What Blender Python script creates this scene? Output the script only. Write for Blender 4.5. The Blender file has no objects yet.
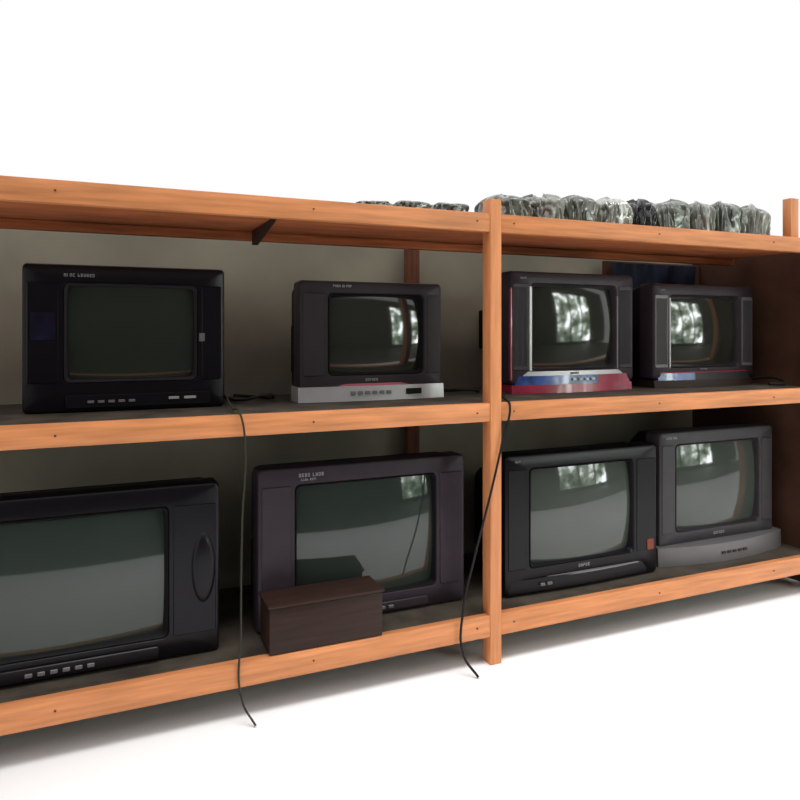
import bpy, bmesh, math, random
from mathutils import Vector, noise
random.seed(4)
S=bpy.context.scene
S.view_settings.view_transform='Standard'
COL=S.collection

# ---------------- materials ----------------
def mat(name,col,rough=.5,spec=.5,metal=0,var=0.0,scale=8,stretch=(1,1,1),bump=0,coat=0,trans=0):
    m=bpy.data.materials.new(name); m.use_nodes=True
    nt=m.node_tree; b=nt.nodes['Principled BSDF']
    b.inputs['Roughness'].default_value=rough
    b.inputs['Specular IOR Level'].default_value=spec
    b.inputs['Metallic'].default_value=metal
    b.inputs['Coat Weight'].default_value=coat
    b.inputs['Transmission Weight'].default_value=trans
    tc=nt.nodes.new('ShaderNodeTexCoord'); mp=nt.nodes.new('ShaderNodeMapping')
    mp.inputs['Scale'].default_value=stretch
    nz=nt.nodes.new('ShaderNodeTexNoise'); nz.inputs['Scale'].default_value=scale; nz.inputs['Detail'].default_value=6
    nt.links.new(tc.outputs['Object'],mp.inputs['Vector']); nt.links.new(mp.outputs['Vector'],nz.inputs['Vector'])
    cr=nt.nodes.new('ShaderNodeValToRGB')
    lo=[c*(1-var) for c in col]; hi=[min(1,c*(1+var)) for c in col]
    cr.color_ramp.elements[0].position=.3; cr.color_ramp.elements[1].position=.7
    cr.color_ramp.elements[0].color=(*lo,1); cr.color_ramp.elements[1].color=(*hi,1)
    nt.links.new(nz.outputs['Fac'],cr.inputs['Fac']); nt.links.new(cr.outputs['Color'],b.inputs['Base Color'])
    if bump:
        bp=nt.nodes.new('ShaderNodeBump'); bp.inputs['Strength'].default_value=bump; bp.inputs['Distance'].default_value=.01
        nt.links.new(nz.outputs['Fac'],bp.inputs['Height']); nt.links.new(bp.outputs['Normal'],b.inputs['Normal'])
    return m
M={}
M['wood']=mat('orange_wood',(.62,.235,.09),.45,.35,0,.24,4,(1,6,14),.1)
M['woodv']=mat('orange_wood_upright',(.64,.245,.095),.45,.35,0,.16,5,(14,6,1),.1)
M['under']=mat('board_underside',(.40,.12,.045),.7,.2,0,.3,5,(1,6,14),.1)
M['brown']=mat('dark_brown_wood',(.030,.014,.010),.5,.22,0,.3,5,(1,6,14))
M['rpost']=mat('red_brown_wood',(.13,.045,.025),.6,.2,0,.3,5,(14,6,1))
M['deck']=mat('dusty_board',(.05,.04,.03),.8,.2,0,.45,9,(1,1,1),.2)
M['wall']=mat('plaster',(.32,.29,.225),.9,.1,0,.18,2.5,(1,1,1),.05)
M['panel']=mat('side_panel_brown',(.075,.035,.022),.8,.1,0,.35,4)
M['black']=mat('black_plastic',(.007,.006,.008),.28,.2,0,.1,20)
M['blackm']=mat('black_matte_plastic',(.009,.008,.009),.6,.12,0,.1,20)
M['char']=mat('charcoal_plastic',(.030,.024,.028),.4,.22,0,.1,20)
M['purple']=mat('purple_grey_plastic',(.036,.026,.034),.4,.22,0,.1,20)
M['grey']=mat('grey_plastic',(.05,.045,.05),.4,.25,0,.1,20)
M['silver']=mat('silver_plastic',(.40,.38,.39),.3,.5,.3,.05,20)
M['dsilver']=mat('dull_silver_plastic',(.15,.14,.145),.4,.4,.2,.05,20)
M['blue']=mat('blue_gloss',(.035,.07,.25),.2,.5,0,.6,16,(1,1,1),0,.5)
M['red']=mat('red_gloss',(.28,.02,.05),.25,.5,0,.25,12,(1,1,1),0,.4)
M['print']=mat('pale_print',(.32,.32,.33),.6,.2)
M['orange_st']=mat('orange_sticker',(.20,.05,.03),.6,.2)
M['violet_refl']=mat('painted_violet_reflection',(.008,.006,.022),.4,.2,0,.8,15)
M['cable']=mat('black_rubber',(.012,.010,.010),.6,.2)
M['cable2']=mat('dark_green_grey_rubber',(.03,.03,.02),.6,.2)
M['bagw']=mat('clear_plastic_film',(.34,.35,.30),.16,.6,0,.6,26,(1,1,.15),0,.6,.35)
M['bagg']=mat('grey_plastic_film',(.11,.12,.095),.18,.6,0,.75,26,(1,1,.15),0,.6)
M['bagd']=mat('dark_plastic_film',(.018,.018,.018),.2,.5,0,.5,26,(1,1,.15),0,.3)
M['tarp']=mat('dark_blue_sheet',(.008,.011,.026),.6,.2,0,.6,6,(1,1,1),.4)
m=M['floor']=bpy.data.materials.new('pale_aisle_floor'); m.use_nodes=True; nt=m.node_tree; b=nt.nodes['Principled BSDF']
b.inputs['Roughness'].default_value=.6; b.inputs['Specular IOR Level'].default_value=.2
tc=nt.nodes.new('ShaderNodeTexCoord'); sp=nt.nodes.new('ShaderNodeSeparateXYZ'); gt=nt.nodes.new('ShaderNodeMath'); gt.operation='GREATER_THAN'; gt.inputs[1].default_value=-1.9
mx=nt.nodes.new('ShaderNodeMix'); mx.data_type='RGBA'; mx.inputs[6].default_value=(.07,.068,.06,1); mx.inputs[7].default_value=(.97,.97,.97,1)  # unseen far floor made dark to cut reflections in the screens
nt.links.new(tc.outputs['Object'],sp.inputs[0]); nt.links.new(sp.outputs['Y'],gt.inputs[0]); nt.links.new(gt.outputs[0],mx.inputs[0]); nt.links.new(mx.outputs[2],b.inputs['Base Color'])
def glass(name,col,rough=.05,spec=.6): return mat(name,col,rough,spec,0,.12,3)
M['scr_d']=glass('dark_screen_glass',(.022,.026,.021))
M['scr_m']=glass('brown_black_screen_glass',(.024,.025,.020),.07,.9)
M['scr_g']=glass('green_grey_screen_glass',(.028,.037,.031))
M['scr_l']=glass('light_grey_screen_glass',(.055,.063,.055))

# ---------------- mesh helpers ----------------
def finish(bm,name,m,parent=None,loc=(0,0,0),smooth=True,ang=35):
    bmesh.ops.recalc_face_normals(bm,faces=bm.faces)
    me=bpy.data.meshes.new(name); bm.to_mesh(me); bm.free()
    if smooth:
        for p in me.polygons: p.use_smooth=True
        me.set_sharp_from_angle(angle=math.radians(ang))
    me.materials.append(m)
    o=bpy.data.objects.new(name,me); COL.objects.link(o); o.location=loc
    if parent: o.parent=parent
    return o
def box_bm(bm,x0,x1,y0,y1,z0,z1):
    r=bmesh.ops.create_cube(bm,size=1)
    for v in r['verts']:
        v.co=Vector((x0+(v.co.x+.5)*(x1-x0),y0+(v.co.y+.5)*(y1-y0),z0+(v.co.z+.5)*(z1-z0)))
    return r['verts']
def box(name,x0,x1,y0,y1,z0,z1,m,parent=None,bev=.002):
    bm=bmesh.new(); box_bm(bm,x0,x1,y0,y1,z0,z1)
    if bev: bmesh.ops.bevel(bm,geom=bm.edges[:],offset=bev,segments=2,affect='EDGES',profile=.5)
    return finish(bm,name,m,parent)
def rrect(x0,x1,z0,z1,r,n=6):
    pts=[]
    for cx,cz,a0 in ((x1-r,z0+r,-90),(x1-r,z1-r,0),(x0+r,z1-r,90),(x0+r,z0+r,180)):
        for i in range(n+1):
            a=math.radians(a0+90*i/n); pts.append((cx+r*math.cos(a),cz+r*math.sin(a)))
    return pts
def loft(bm,loops,cap0=False,cap1=False):
    vs=[[bm.verts.new(p) for p in L] for L in loops]
    n=len(vs[0])
    for a,b in zip(vs[:-1],vs[1:]):
        for i in range(n): bm.faces.new((a[i],a[(i+1)%n],b[(i+1)%n],b[i]))
    if cap0: bm.faces.new(vs[0])
    if cap1: bm.faces.new(vs[-1])
def L(x0,x1,z0,z1,r,y): return [(p[0],y,p[1]) for p in rrect(x0,x1,z0,z1,r)]
def rpanel(name,x0,x1,z0,z1,y0,y1,r,m,parent,e=.002):
    bm=bmesh.new()
    loft(bm,[L(x0,x1,z0,z1,r,y1),L(x0,x1,z0,z1,r,y0+e),L(x0+e,x1-e,z0+e,z1-e,max(r-e,.0004),y0)],True,True)
    return finish(bm,name,m,parent)
def bowed(name,w,z0,z1,bulge,back,m,parent,cx=0,front=0.0,n=24,span=None):
    s0,s1=span or (-1,1)
    bm=bmesh.new(); F0=[];F1=[];B0=[];B1=[]
    for i in range(n+1):
        s=s0+(s1-s0)*i/n; x=cx+s*w/2; y=front-bulge*(1-s*s)
        F0.append(bm.verts.new((x,y,z0))); F1.append(bm.verts.new((x,y+.003,z1)))
        B0.append(bm.verts.new((x,back,z0))); B1.append(bm.verts.new((x,back,z1)))
    for i in range(n):
        for a,b in ((F0,F1),(F1,B1),(B1,B0),(B0,F0)):
            bm.faces.new((a[i],a[i+1],b[i+1],b[i]))
    bm.faces.new((F0[0],F1[0],B1[0],B0[0])); bm.faces.new((F0[-1],F1[-1],B1[-1],B0[-1]))
    return finish(bm,name,m,parent)
def marks(name,x,z,y,words,hh,m,parent):
    bm=bmesh.new(); cx=x; r=random.Random(int(abs(x*1000))+len(words))
    for wd in words:
        for k in range(wd):
            wl=hh*.62
            box_bm(bm,cx,cx+wl*.28,y-.0008,y,z,z+hh)
            if r.random()<.6: box_bm(bm,cx,cx+wl,y-.0008,y,z+hh*.76,z+hh)
            if r.random()<.6: box_bm(bm,cx,cx+wl,y-.0008,y,z,z+hh*.24)
            if r.random()<.5: box_bm(bm,cx+wl*.72,cx+wl,y-.0008,y,z,z+hh)
            if r.random()<.5: box_bm(bm,cx,cx+wl*.8,y-.0008,y,z+hh*.4,z+hh*.6)
            cx+=wl*1.4
        cx+=hh*.6
    return finish(bm,name,m,parent,smooth=False)

def tv(label,x0,x1,y,z,h,depth,op,body,frame,surround,scr,bulge=.03,sw=.012,foot=0.0,r=.014,bodyinset=0,grille=True,gm=None):
    w=x1-x0; X=w/2
    root=bpy.data.objects.new('television',None); COL.objects.link(root)
    root.empty_display_size=.1; root.location=((x0+x1)/2,y,z+.0005)
    root['label']=label; root['category']='television'; root['group']='tube televisions on the shelves'
    ox0=-X+op[0]*w; ox1=-X+op[1]*w; oz0=op[2]*h; oz1=op[3]*h
    XI=X-bodyinset
    bm=bmesh.new(); f=foot
    loft(bm,[L(-XI,XI,f,h,r,.075),L(-XI,XI,f,h,r,.012),L(-XI+.003,XI-.003,f+.003,h-.003,r,.004),L(-XI+.009,XI-.009,f+.009,h-.009,r*.8,0),
             L(ox0-.004,ox1+.004,oz0-.004,oz1+.004,.018,0),L(ox0,ox1,oz0,oz1,.016,.004),L(ox0,ox1,oz0,oz1,.016,.03)])
    finish(bm,'front_frame',M[frame],root)
    bm=bmesh.new()
    loft(bm,[L(ox0,ox1,oz0,oz1,.016,.003),L(ox0+.002,ox1-.002,oz0+.002,oz1-.002,.015,-.001),L(ox0+sw*.5,ox1-sw*.5,oz0+sw*.5,oz1-sw*.5,.014,.004),L(ox0+sw,ox1-sw,oz0+sw,oz1-sw,.012,.03)])
    finish(bm,'screen_surround',M[surround],root)
    bm=bmesh.new(); nx,nz=32,26; sx0,sx1,sz0,sz1=ox0+sw-.003,ox1-sw+.003,oz0+sw-.003,oz1-sw+.003
    g=[]
    for j in range(nz+1):
        row=[]
        for i in range(nx+1):
            a=-1+2*i/nx; b=-1+2*j/nz
            row.append(bm.verts.new((sx0+(a+1)/2*(sx1-sx0),.029-bulge*(1-.55*a*a-.45*b*b),sz0+(b+1)/2*(sz1-sz0))))
        g.append(row)
    for j in range(nz):
        for i in range(nx): bm.faces.new((g[j][i],g[j][i+1],g[j+1][i+1],g[j+1][i]))
    finish(bm,'screen',M[scr],root,ang=180)
    bm=bmesh.new(); W=XI-.004
    loft(bm,[L(-W,W,.004+f,h-.004,r,.074),L(-W+.006,W-.006,.004+f,h-.008,r,.10),L(-W+.008,W-.008,.004+f,h-.012,.03,.15),
             L(-W*.84,W*.84,.003+f,h*.90,.05,.15+depth*.22),L(-W*.66,W*.66,.003+f,h*.80,.05,depth*.78),L(-W*.6,W*.6,.01+f,h*.74,.05,depth)],True,True)
    finish(bm,'rear_housing',M[body],root)
    if f>.01:
        box('base_block',-W*.75,W*.75,.1,depth*.7,0,f+.006,M[body],root)
    for sgn in (-1,1):
        bm=bmesh.new()
        xx=sgn*(W-.009)
        xa,xb=min(xx,xx+sgn*.004),max(xx,xx+sgn*.004)
        box_bm(bm,xa,xb-.001 if sgn>0 else xb,.094,.146,.095,.255)
        for k in range(7):
            zz=.1+k*.022
            box_bm(bm,xa-(.001 if sgn<0 else 0),xb+(.001 if sgn>0 else 0),.095,.145,zz,zz+.009)
        finish(bm,'vent_louvres',M['blackm'],root,smooth=False)
    for a,b in ((-XI+.012,ox0-.014),(ox1+.014,XI-.012)):
        if b-a<.02: continue
        gp=rpanel('speaker_panel',a,b,oz0,oz1,-.003,.004,.006,M[gm or frame],root)
        if grille:
            bm=bmesh.new(); n=int((b-a-.008)/.0055)
            for k in range(n):
                xx=a+.006+k*.0055
                box_bm(bm,xx,xx+.0025,-.0045,-.002,oz0+.015,oz1-.015)
            finish(bm,'grille_slats',M['char' if gm!='dsilver' else 'grey'],gp,smooth=False)
    return root,dict(w=w,h=h,ox0=ox0,ox1=ox1,oz0=oz0,oz1=oz1)

def buttons(parent,xs,z0,z1,y,m,r=.002):
    for a,b in xs: rpanel('button',a,b,z0,z1,y,y+.006,r,M[m],parent,.001)

# ---------------- televisions, upper row ----------------
t,d=tv('black glossy tube television with small white sticker and silver buttons',-1.398,-.835,.25,0,.430,.40,(.19,.85,.20,.875),'blackm','black','char','scr_d',.03,.010,grille=False)
w=d['w']
cs=rpanel('control_strip',-w*.30,w*.42,.012,.05,-.008,.004,.006,M['black'],t)
buttons(cs,[(-w*.20+k*.028,-w*.20+k*.028+.018) for k in range(5)],.026,.034,-.012,'dsilver')
buttons(cs,[(w*.2,w*.2+.03),(w*.28,w*.28+.035)],.03,.038,-.012,'silver')
marks('printed_mark',-w*.31,.394,0,(4,6),.009,M['print'],t)
rpanel('sticker',w*.36,w*.39,.205,.230,-.0055,0,.002,M['dsilver'],t,.0005)
rpanel('sticker',-w*.46,-w*.35,.21,.29,-.0065,-.002,.002,M['violet_refl'],t,.0005)  # purple reflection on the left bezel, painted as a dark violet patch

t,d=tv('dark brown-grey tube television with silver base strip and button row',-.594,-.072,.25,0,.405,.40,(.19,.86,.215,.895),'blackm','char','blackm','scr_m',.036,.010,foot=.03,grille=False)
w=d['w']
bs=bowed('base_strip',w+.012,0,.050,.014,.09,M['silver'],t,front=-.004)
buttons(bs,[(-w*.17+k*.026,-w*.17+k*.026+.016) for k in range(6)],.022,.034,-.0215,'dsilver')
rpanel('display_window',w*.22,w*.33,.018,.038,-.020,0,.003,M['black'],bs,.001)
bowed('lower_trim',w*.5,.050,.058,.006,.01,M['red'],t,front=-.0005)
marks('brand_mark',-.03,.066,0,(6,),.009,M['print'],t)
marks('printed_mark',-w*.28,.384,0,(4,5),.008,M['print'],t)

t,d=tv('purple-grey tube television with red edge, silver rim and blue-red base',.213,.805,.25,0,.463,.40,(.165,.845,.19,.90),'blackm','purple','char','scr_m',.036,.012,foot=.035)
w=d['w']
bowed('base_strip',w-.02,0,.032,.035,.12,M['red'],t,front=.0)
ap=bowed('blue_apron',w*.92,.032,.066,.026,.03,M['blue'],t,front=.0,span=(-1,.35))
bowed('red_apron',w*.92,.032,.066,.026,.03,M['red'],t,front=.0,span=(.3502,1))
buttons(ap,[(-.03+k*.03,-.03+k*.03+.016) for k in range(4)],.045,.055,-.031,'silver')
bowed('silver_sweep',w*.80,.066,.082,.014,.01,M['silver'],t,front=-.0005)
rpanel('silver_side_trim',d['ox0']-.014,d['ox0']-.001,.084,d['oz1']-.01,-.005,.002,.004,M['silver'],t)
rpanel('silver_side_trim',d['ox1']+.001,d['ox1']+.008,.084,d['oz1']-.04,-.005,.002,.003,M['dsilver'],t)
rpanel('red_side_trim',-w/2+.001,-w/2+.009,.05,.40,-.004,.05,.003,M['red'],t)
marks('brand_mark',-.03,.070,-.0155,(6,),.008,M['blackm'],t)
marks('printed_mark',-w*.42,.433,0,(4,),.008,M['print'],t)

t,d=tv('dark tube television with dull silver speaker panels and dark blue base',.905,1.490,.25,0,.435,.40,(.165,.845,.19,.89),'blackm','purple','char','scr_m',.036,.012,foot=.035,gm='dsilver')
w=d['w']
bowed('base_strip',w-.02,0,.030,.032,.12,M['brown'],t,front=.0)
ap=bowed('blue_apron',w*.9,.030,.060,.024,.03,M['blue'],t,front=.0,span=(-1,-.3))
bowed('dark_apron',w*.9,.030,.060,.024,.03,M['char'],t,front=.0,span=(-.2998,1))
bowed('red_line',w*.88,.060,.064,.020,.02,M['red'],t,front=.0)
rpanel('silver_side_trim',d['ox0']-.010,d['ox0']-.001,.08,d['oz1']-.01,-.005,.002,.004,M['silver'],t)
marks('brand_mark',-.03,.070,-.001,(6,),.008,M['print'],t)
marks('printed_mark',-w*.42,.405,0,(4,),.007,M['print'],t)

# ---------------- televisions, lower row ----------------
zL=-.697
t,d=tv('large black tube television with curved glossy speaker panel',-1.72,-.874,.10,zL,.493,.46,(.12,.83,.13,.88),'blackm','black','blackm','scr_g',.03,.012,grille=False)
w=d['w']
for sx in (w*.445,-w*.445):
    bm=bmesh.new(); cz=.25
    loft(bm,[[(sx+rr*math.cos(a*math.pi/12),yy,cz+3.0*rr*math.sin(a*math.pi/12)) for a in range(24)] for rr,yy in ((.034,-.002),(.031,-.009),(.024,-.013),(.012,-.015))],False,True)
    finish(bm,'speaker_bulge',M['black'],t,ang=60)
cs=rpanel('control_strip',-w*.3,w*.3,.012,.045,-.008,.004,.006,M['black'],t)
buttons(cs,[(-.08+k*.03,-.08+k*.03+.018) for k in range(6)],.022,.032,-.012,'dsilver')

t,d=tv('dark purple-grey tube television with pale lettering on its corner',-.753,-.033,.15,zL,.506,.46,(.165,.845,.14,.89),'blackm','purple','blackm','scr_g',.034,.010,grille=False)
w=d['w']
marks('printed_mark',-w*.32,.475,0,(4,4),.011,M['print'],t); marks('printed_mark',-w*.31,.463,0,(4,4),.007,M['print'],t)
cs=rpanel('control_strip',-w*.3,w*.3,.012,.04,-.006,.004,.006,M['char'],t)
buttons(cs,[(-.08+k*.03,-.08+k*.03+.018) for k in range(6)],.020,.030,-.010,'dsilver')

t,d=tv('glossy black tube television with small orange sticker',.098,.786,.10,zL,.495,.46,(.15,.83,.19,.90),'blackm','black','black','scr_l',.034,.010,grille=False)
w=d['w']
cs=bowed('control_strip',w*.9,.012,.055,.012,.02,M['black'],t,front=-.001,cx=-.02)
buttons(cs,[(-w*.30+k*.03,-w*.30+k*.03+.02) for k in range(2)],.03,.04,-.0165,'dsilver')
bowed('silver_trim',w*.62,.052,.056,.012,.01,M['dsilver'],cs,front=-.002,cx=.04)
rpanel('sticker',w*.42,w*.465,.095,.135,-.0065,-.002,.002,M['orange_st'],t,.0005)
marks('brand_mark',-.03,.070,0,(5,),.012,M['print'],t)
marks('printed_mark',-w*.44,.47,0,(4,),.007,M['print'],t)

t,d=tv('dark grey tube television with protruding silver-grey base',.835,1.520,.16,zL,.525,.42,(.155,.845,.225,.90),'blackm','grey','char','scr_l',.03,.010,foot=.06,bodyinset=.02,grille=False)
w=d['w']
bs=bowed('base_plinth',w+.01,0,.072,.05,.14,M['dsilver'],t,front=-.02)
buttons(bs,[(-.06+k*.03,-.06+k*.03+.02) for k in range(5)],.03,.04,-.073,'char')
marks('brand_mark',-.03,.088,0,(6,),.012,M['print'],t)
marks('printed_mark',-w*.42,.496,0,(4,3),.009,M['print'],t)

# ---------------- shelving ----------------
def top(o,label,cat,group=None,kind=None):
    o['label']=label; o['category']=cat
    if group: o['group']=group
    if kind: o['kind']=kind
    return o
def empty(name,loc=(0,0,0)):
    e=bpy.data.objects.new(name,None); COL.objects.link(e); e.location=loc; e.empty_display_size=.1; return e
XL,XR=-2.1,1.60
rack=empty('shelving_rack',(0,.3,-.86))
top(rack,'orange-painted wooden shelving rack with dusty boards','shelf')
def rb(name,x0,x1,y0,y1,z0,z1,m,bev=.002):
    o=box(name,x0,x1,y0,y1,z0,z1,m,None,bev); o.parent=rack; o.location=(0,-.3,.86); return o
pw=.021
rb('front_post',-pw,pw,-.002,.05,-.86,.672,M['woodv'])
rb('front_post',1.565,1.607,-.002,.05,-.86,.60,M['woodv'])
rb('front_post',XL,XL+.042,-.002,.05,-.86,.60,M['woodv'])
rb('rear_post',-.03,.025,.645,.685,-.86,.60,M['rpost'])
rb('front_post',1.415,1.46,.01,.05,.6235,.785,M['woodv'])
for z1,dep,hh,nm in ((.623,.45,.06,'upper'),(0,.64,.06,'middle'),(zL,.64,.07,'lower')):
    for a,b in ((XL+.043,-pw-.0005),(pw+.0005,1.564)):
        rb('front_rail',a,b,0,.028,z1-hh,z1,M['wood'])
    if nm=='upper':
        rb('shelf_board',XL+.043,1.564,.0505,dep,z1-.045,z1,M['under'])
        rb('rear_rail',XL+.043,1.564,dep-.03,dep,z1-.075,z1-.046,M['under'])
    else:
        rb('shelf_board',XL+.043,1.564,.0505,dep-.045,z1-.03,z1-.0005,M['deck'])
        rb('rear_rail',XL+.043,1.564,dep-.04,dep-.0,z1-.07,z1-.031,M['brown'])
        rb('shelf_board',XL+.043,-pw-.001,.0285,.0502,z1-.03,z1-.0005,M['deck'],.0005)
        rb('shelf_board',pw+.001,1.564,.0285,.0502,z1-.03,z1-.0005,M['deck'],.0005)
rb('back_panel',1.0,1.60,.66,.68,.001,.57,M['panel'])
bm=bmesh.new()
p=[(-.72,.40,.577),(-.72,.12,.577),(-.72,.40,.53)]
v=[bm.verts.new(q) for q in p]+[bm.verts.new((q[0]+.02,q[1],q[2])) for q in p]
for f in ((0,1,2),(3,4,5),(0,1,4,3),(1,2,5,4),(2,0,3,5)): bm.faces.new([v[i] for i in f])
o=finish(bm,'bracket',M['brown'],rack); o.location=(0,-.3,.86)
for x in (-1.3,-.62,-.07,.07,.7,1.3):
    for zz in (.595,-.03,-.73):
        bm=bmesh.new(); bmesh.ops.create_cone(bm,cap_ends=True,segments=12,radius1=.003,radius2=.0025,depth=.003)
        for vv in bm.verts: vv.co=Vector((vv.co.x+x,vv.co.z-.0012,vv.co.y+zz))
        o=finish(bm,'nail_head',M['rpost'],rack); o.location=(0,-.3,.86)

# ---------------- structure ----------------
o=box('wall_back',-2.3,1.70,.72,.80,-.86,.70,M['wall'],None,0); o['label']='dingy beige plaster wall behind the shelving'; o['kind']='structure'; o['category']='wall'
o=box('wall_right',1.615,1.67,-.0,.719,-.86,.615,M['panel'],None,0); o['label']='dark brown wooden partition at the shelf end'; o['kind']='structure'; o['category']='wall'
o=box('floor',-5,8,-5.2,.9,-.90,-.86,M['floor'],None,0); o['label']='pale smooth aisle floor with far part darkened to dim screen reflections'; o['kind']='structure'; o['category']='floor'
WY=-5.0
dk=mat('shaded_wall',(.06,.06,.052),.9,.1,0,.3,1.5)
bm=bmesh.new()
wx0,wx1,wz0,wz1=2.9,6.3,-.75,2.6
for a,b,c,e in ((-5,wx0,-.86,3.2),(wx1,9,-.86,3.2),(wx0,wx1,-.86,wz0),(wx0,wx1,wz1,3.2)):
    box_bm(bm,a,b,WY-.1,WY,c,e)
o=finish(bm,'wall_front',dk,None,smooth=False); o['label']='shaded wall opposite the shelving with a large opening'; o['kind']='structure'; o['category']='wall'
win=empty('window_1',((wx0+wx1)/2,WY,wz0)); win['kind']='structure'; win['label']='bright daylight window with trees outside'; win['category']='window'
m=bpy.data.materials.new('daylight_outside'); m.use_nodes=True; nt=m.node_tree; nt.nodes.clear()
out=nt.nodes.new('ShaderNodeOutputMaterial'); em=nt.nodes.new('ShaderNodeEmission'); tc=nt.nodes.new('ShaderNodeTexCoord')
nz=nt.nodes.new('ShaderNodeTexNoise'); nz.inputs['Scale'].default_value=1.1; nz.inputs['Detail'].default_value=9; nz.inputs['Roughness'].default_value=.62
cr=nt.nodes.new('ShaderNodeValToRGB'); E=cr.color_ramp.elements; E[0].position=.42; E[0].color=(.025,.04,.025,1)
E[1].position=.60; E[1].color=(.95,1,1.0,1)
e=E.new(.52); e.color=(.15,.18,.14,1)
nt.links.new(tc.outputs['Object'],nz.inputs['Vector']); nt.links.new(nz.outputs['Fac'],cr.inputs['Fac'])
nt.links.new(cr.outputs['Color'],em.inputs['Color']); em.inputs['Strength'].default_value=18; nt.links.new(em.outputs[0],out.inputs[0])
hw=(wx1-wx0)/2; H=wz1-wz0
box('window_pane',-hw,hw,-.08,-.06,0,H,m,win,0)
bm=bmesh.new()
for k in (-hw,-.55,.6,hw-.06): box_bm(bm,k,k+.06,-.05,.02,0,H)
for k in (0,H-.06): box_bm(bm,-hw,hw,-.05,.02,k,k+.06)
finish(bm,'window_frame',M['brown'],win,smooth=False)

# ---------------- plastic bags on top (film pulled over upright goods, vertical creases) ----------------
def bag(x,y,z,sx,sy,sz,m,seed,label):
    bm=bmesh.new(); N,K=144,24; r0=random.Random(seed); rings=[]
    tilt=r0.uniform(-.2,.2); ph=r0.uniform(0,6)
    for j in range(K+1):
        v=j/K
        prof=1 if v<.62 else max(.03,(1-((v-.62)/.38)**2.4))**.5
        ring=[]
        for i in range(N):
            a=2*math.pi*i/N; ca,sa=math.cos(a),math.sin(a)
            e=.62 # squarish footprint
            sxn=math.copysign(abs(ca)**e,ca); syn=math.copysign(abs(sa)**e,sa)
            wv=noise.noise(Vector((ca*1.6+seed*3.7,sa*1.6,v*1.2)))
            crease=abs(math.sin(a*5.5+ph+wv*5+v*1.2))**.6
            fine=abs(noise.noise(Vector((ca*5+seed,sa*5,v*1.8))))
            rr=prof*(.74+.15*crease+.22*fine+.10*wv)
            zz=v*(1+.16*noise.noise(Vector((ca*1.2+seed,sa*1.2,4.2))) + tilt*ca*.5)
            ring.append(bm.verts.new((min(1,max(-1,rr*sxn))*sx,min(1,max(-1,rr*syn))*sy,zz*sz)))
        rings.append(ring)
    for a,b in zip(rings[:-1],rings[1:]):
        for i in range(N): bm.faces.new((a[i],a[(i+1)%N],b[(i+1)%N],b[i]))
    bm.faces.new(rings[0]); bm.faces.new(rings[-1])
    o=finish(bm,'plastic_bag',m,None,(x,y,z),ang=180)
    top(o,label,'plastic bag','plastic bags on the top board'); return o
zT=.6235
lb={'bagd':'crumpled dark plastic bag on the top board','bagw':'crumpled clear whitish plastic bag on the top board','bagg':'crumpled grey plastic bag on the top board'}
row=[(.118,.088,'bagg',.088),(.275,.066,'bagw',.098),(.43,.086,'bagg',.108),(.585,.066,'bagw',.110),(.710,.056,'bagd',.115),(.86,.090,'bagg',.120),(1.01,.058,'bagw',.128),(1.16,.088,'bagg',.132),(1.325,.072,'bagw',.14)]
for i,(x,s,k,hh) in enumerate(row): bag(x,.13,zT,s,.075,hh,M[k],i+1,lb[k])
for i in range(8):
    k='bagd' if i%3!=1 else 'bagg'
    bag(.20+i*.17,.31,zT,.084,.09,.125+.006*i,M[k],i+30,lb[k])
for i,(x,k,hh) in enumerate(((-.11,'bagg',.045),(-.25,'bagg',.04),(-.39,'bagg',.03))): bag(x,.13,zT,.068,.07,hh,M[k],i+60,lb[k])

# ---------------- dark sheet hanging behind ----------------
bm=bmesh.new(); n=60; A=[]
for j in range(9):
    rw=[]
    for i in range(n+1):
        x=1.02+i*.53/n; z=.56-j*.013*(1+.25*math.sin(x*17))
        rw.append(bm.verts.new((x,.640+.006*math.sin(x*40+j*.3)+.004*math.sin(x*97),z)))
    A.append(rw)
for a,b in zip(A[:-1],A[1:]):
    for i in range(n): bm.faces.new((a[i],a[i+1],b[i+1],b[i]))
o=finish(bm,'hanging_sheet',M['tarp'],None,ang=180); top(o,'dark blue sheet hanging under the top board','sheet')

# ---------------- box, cables, switch ----------------
bx=empty('wooden_box',(-.575,.04,zL+.001)); top(bx,'dark brown wooden box beside the televisions','box')
box('box_body',-.175,.175,-.038,.085,0,.134,M['brown'],bx,.004)
box('box_lid',-.18,.18,-.045,.09,.135,.144,M['brown'],bx,.004)
def cable(pts,rad,m,label):
    c=bpy.data.curves.new('tmp','CURVE'); c.dimensions='3D'; c.bevel_depth=rad; c.bevel_resolution=3; c.resolution_u=10; c.use_fill_caps=True
    s=c.splines.new('BEZIER'); s.bezier_points.add(len(pts)-1)
    for b,p in zip(s.bezier_points,pts):
        b.co=p; b.handle_left_type=b.handle_right_type='AUTO'
    t=bpy.data.objects.new('tmp',c); COL.objects.link(t)
    dg=bpy.context.evaluated_depsgraph_get(); me=bpy.data.meshes.new_from_object(t.evaluated_get(dg))
    bpy.data.objects.remove(t); me.materials.clear(); me.materials.append(m); me.name='power_cable'
    for p in me.polygons: p.use_smooth=True
    o=bpy.data.objects.new('power_cable',me); COL.objects.link(o)
    top(o,label,'cable','power cables along the shelves'); return o
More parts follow.
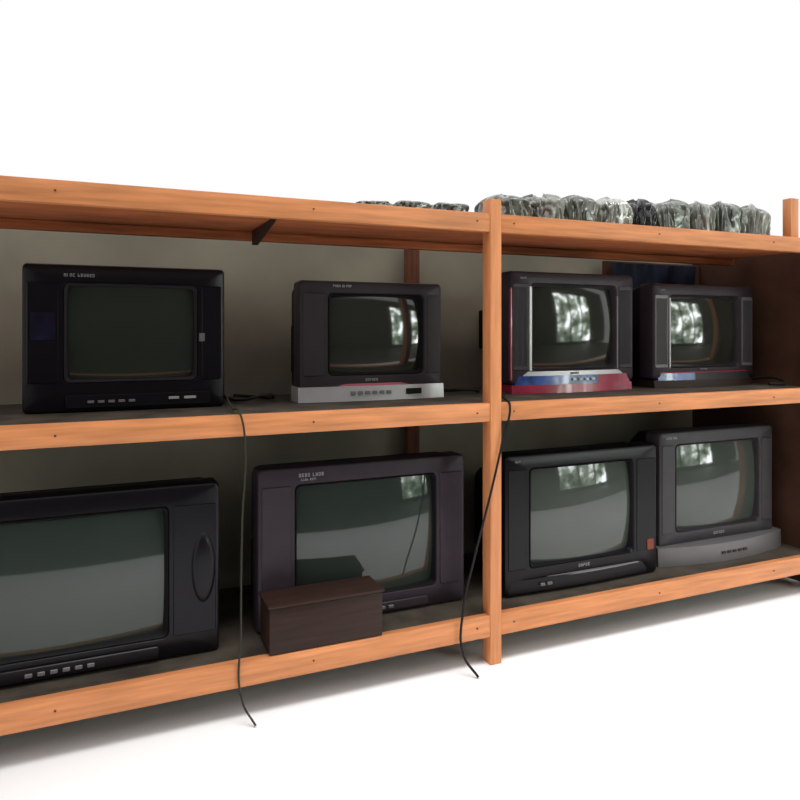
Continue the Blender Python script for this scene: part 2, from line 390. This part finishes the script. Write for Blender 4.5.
cable([(-.80,.5,.006),(-.83,.25,.03),(-.84,.08,.010),(-.835,-.008,.006),(-.822,-.012,-.07),(-.83,-.012,-.3),(-.833,-.012,-.6),(-.83,-.015,-.80),(-.80,-.05,-.855)],.003,M['cable2'],'thin grey-green cable hanging over the shelf edge')
cable([(.16,.2,.006),(.10,.15,.012),(.055,.03,.008),(.048,-.010,-.008),(.02,-.012,-.12),(-.03,-.014,-.30),(-.09,-.014,-.5),(-.13,-.014,-.66),(-.13,-.02,-.80),(-.1,-.06,-.855)],.004,M['cable'],'black power cable hanging beside the orange post')
cable([(-.80,.45,.008),(-.76,.3,.014),(-.70,.28,.03),(-.66,.35,.012),(-.70,.45,.008),(-.78,.4,.02)],.005,M['cable'],'black power cable coiled between two televisions')
cable([(-.06,.5,.009),(.0,.35,.014),(.06,.30,.02),(.12,.33,.012),(.16,.42,.009)],.006,M['cable'],'black power cable lying on the shelf')
cable([(1.51,.5,.009),(1.53,.3,.02),(1.55,.2,.03),(1.52,.12,.011),(1.45,.14,.009)],.006,M['cable'],'black power cable lying on the shelf end')
sw=empty('wall_switch',(.385,.72,.16)); top(sw,'dark rectangular switch box on the plaster wall','wall switch')
rpanel('switch_plate',-.035,.035,0,.17,-.025,0,.01,M['blackm'],sw)
rpanel('rocker',-.018,.018,.06,.11,-.032,-.024,.004,M['char'],sw)

# ---------------- light + camera ----------------
W=bpy.data.worlds.new('World'); S.world=W; W.use_nodes=True
W.node_tree.nodes['Background'].inputs[0].default_value=(1,1,1,1); W.node_tree.nodes['Background'].inputs[1].default_value=1.0
la=bpy.data.lights.new('added_fill_lamp','AREA'); la.shape='RECTANGLE'; la.size=4; la.size_y=.8; la.energy=32; la.spread=math.radians(80)  # unseen lamp added overhead to whiten the floor and put glare on the rails
lo=bpy.data.objects.new('added_fill_lamp',la); COL.objects.link(lo); lo.location=(.3,-.9,2.3); top(lo,'long unseen fill light added above the aisle','lamp')
cam=bpy.data.cameras.new('Camera'); co=bpy.data.objects.new('Camera',cam); COL.objects.link(co)
co.location=(-1.195,-1.968,.237); co.rotation_euler=(math.radians(90),0,-math.radians(23.4))
cam.sensor_width=36; cam.lens=36*693/800; cam.shift_y=-69/800; cam.clip_start=.05
S.camera=co
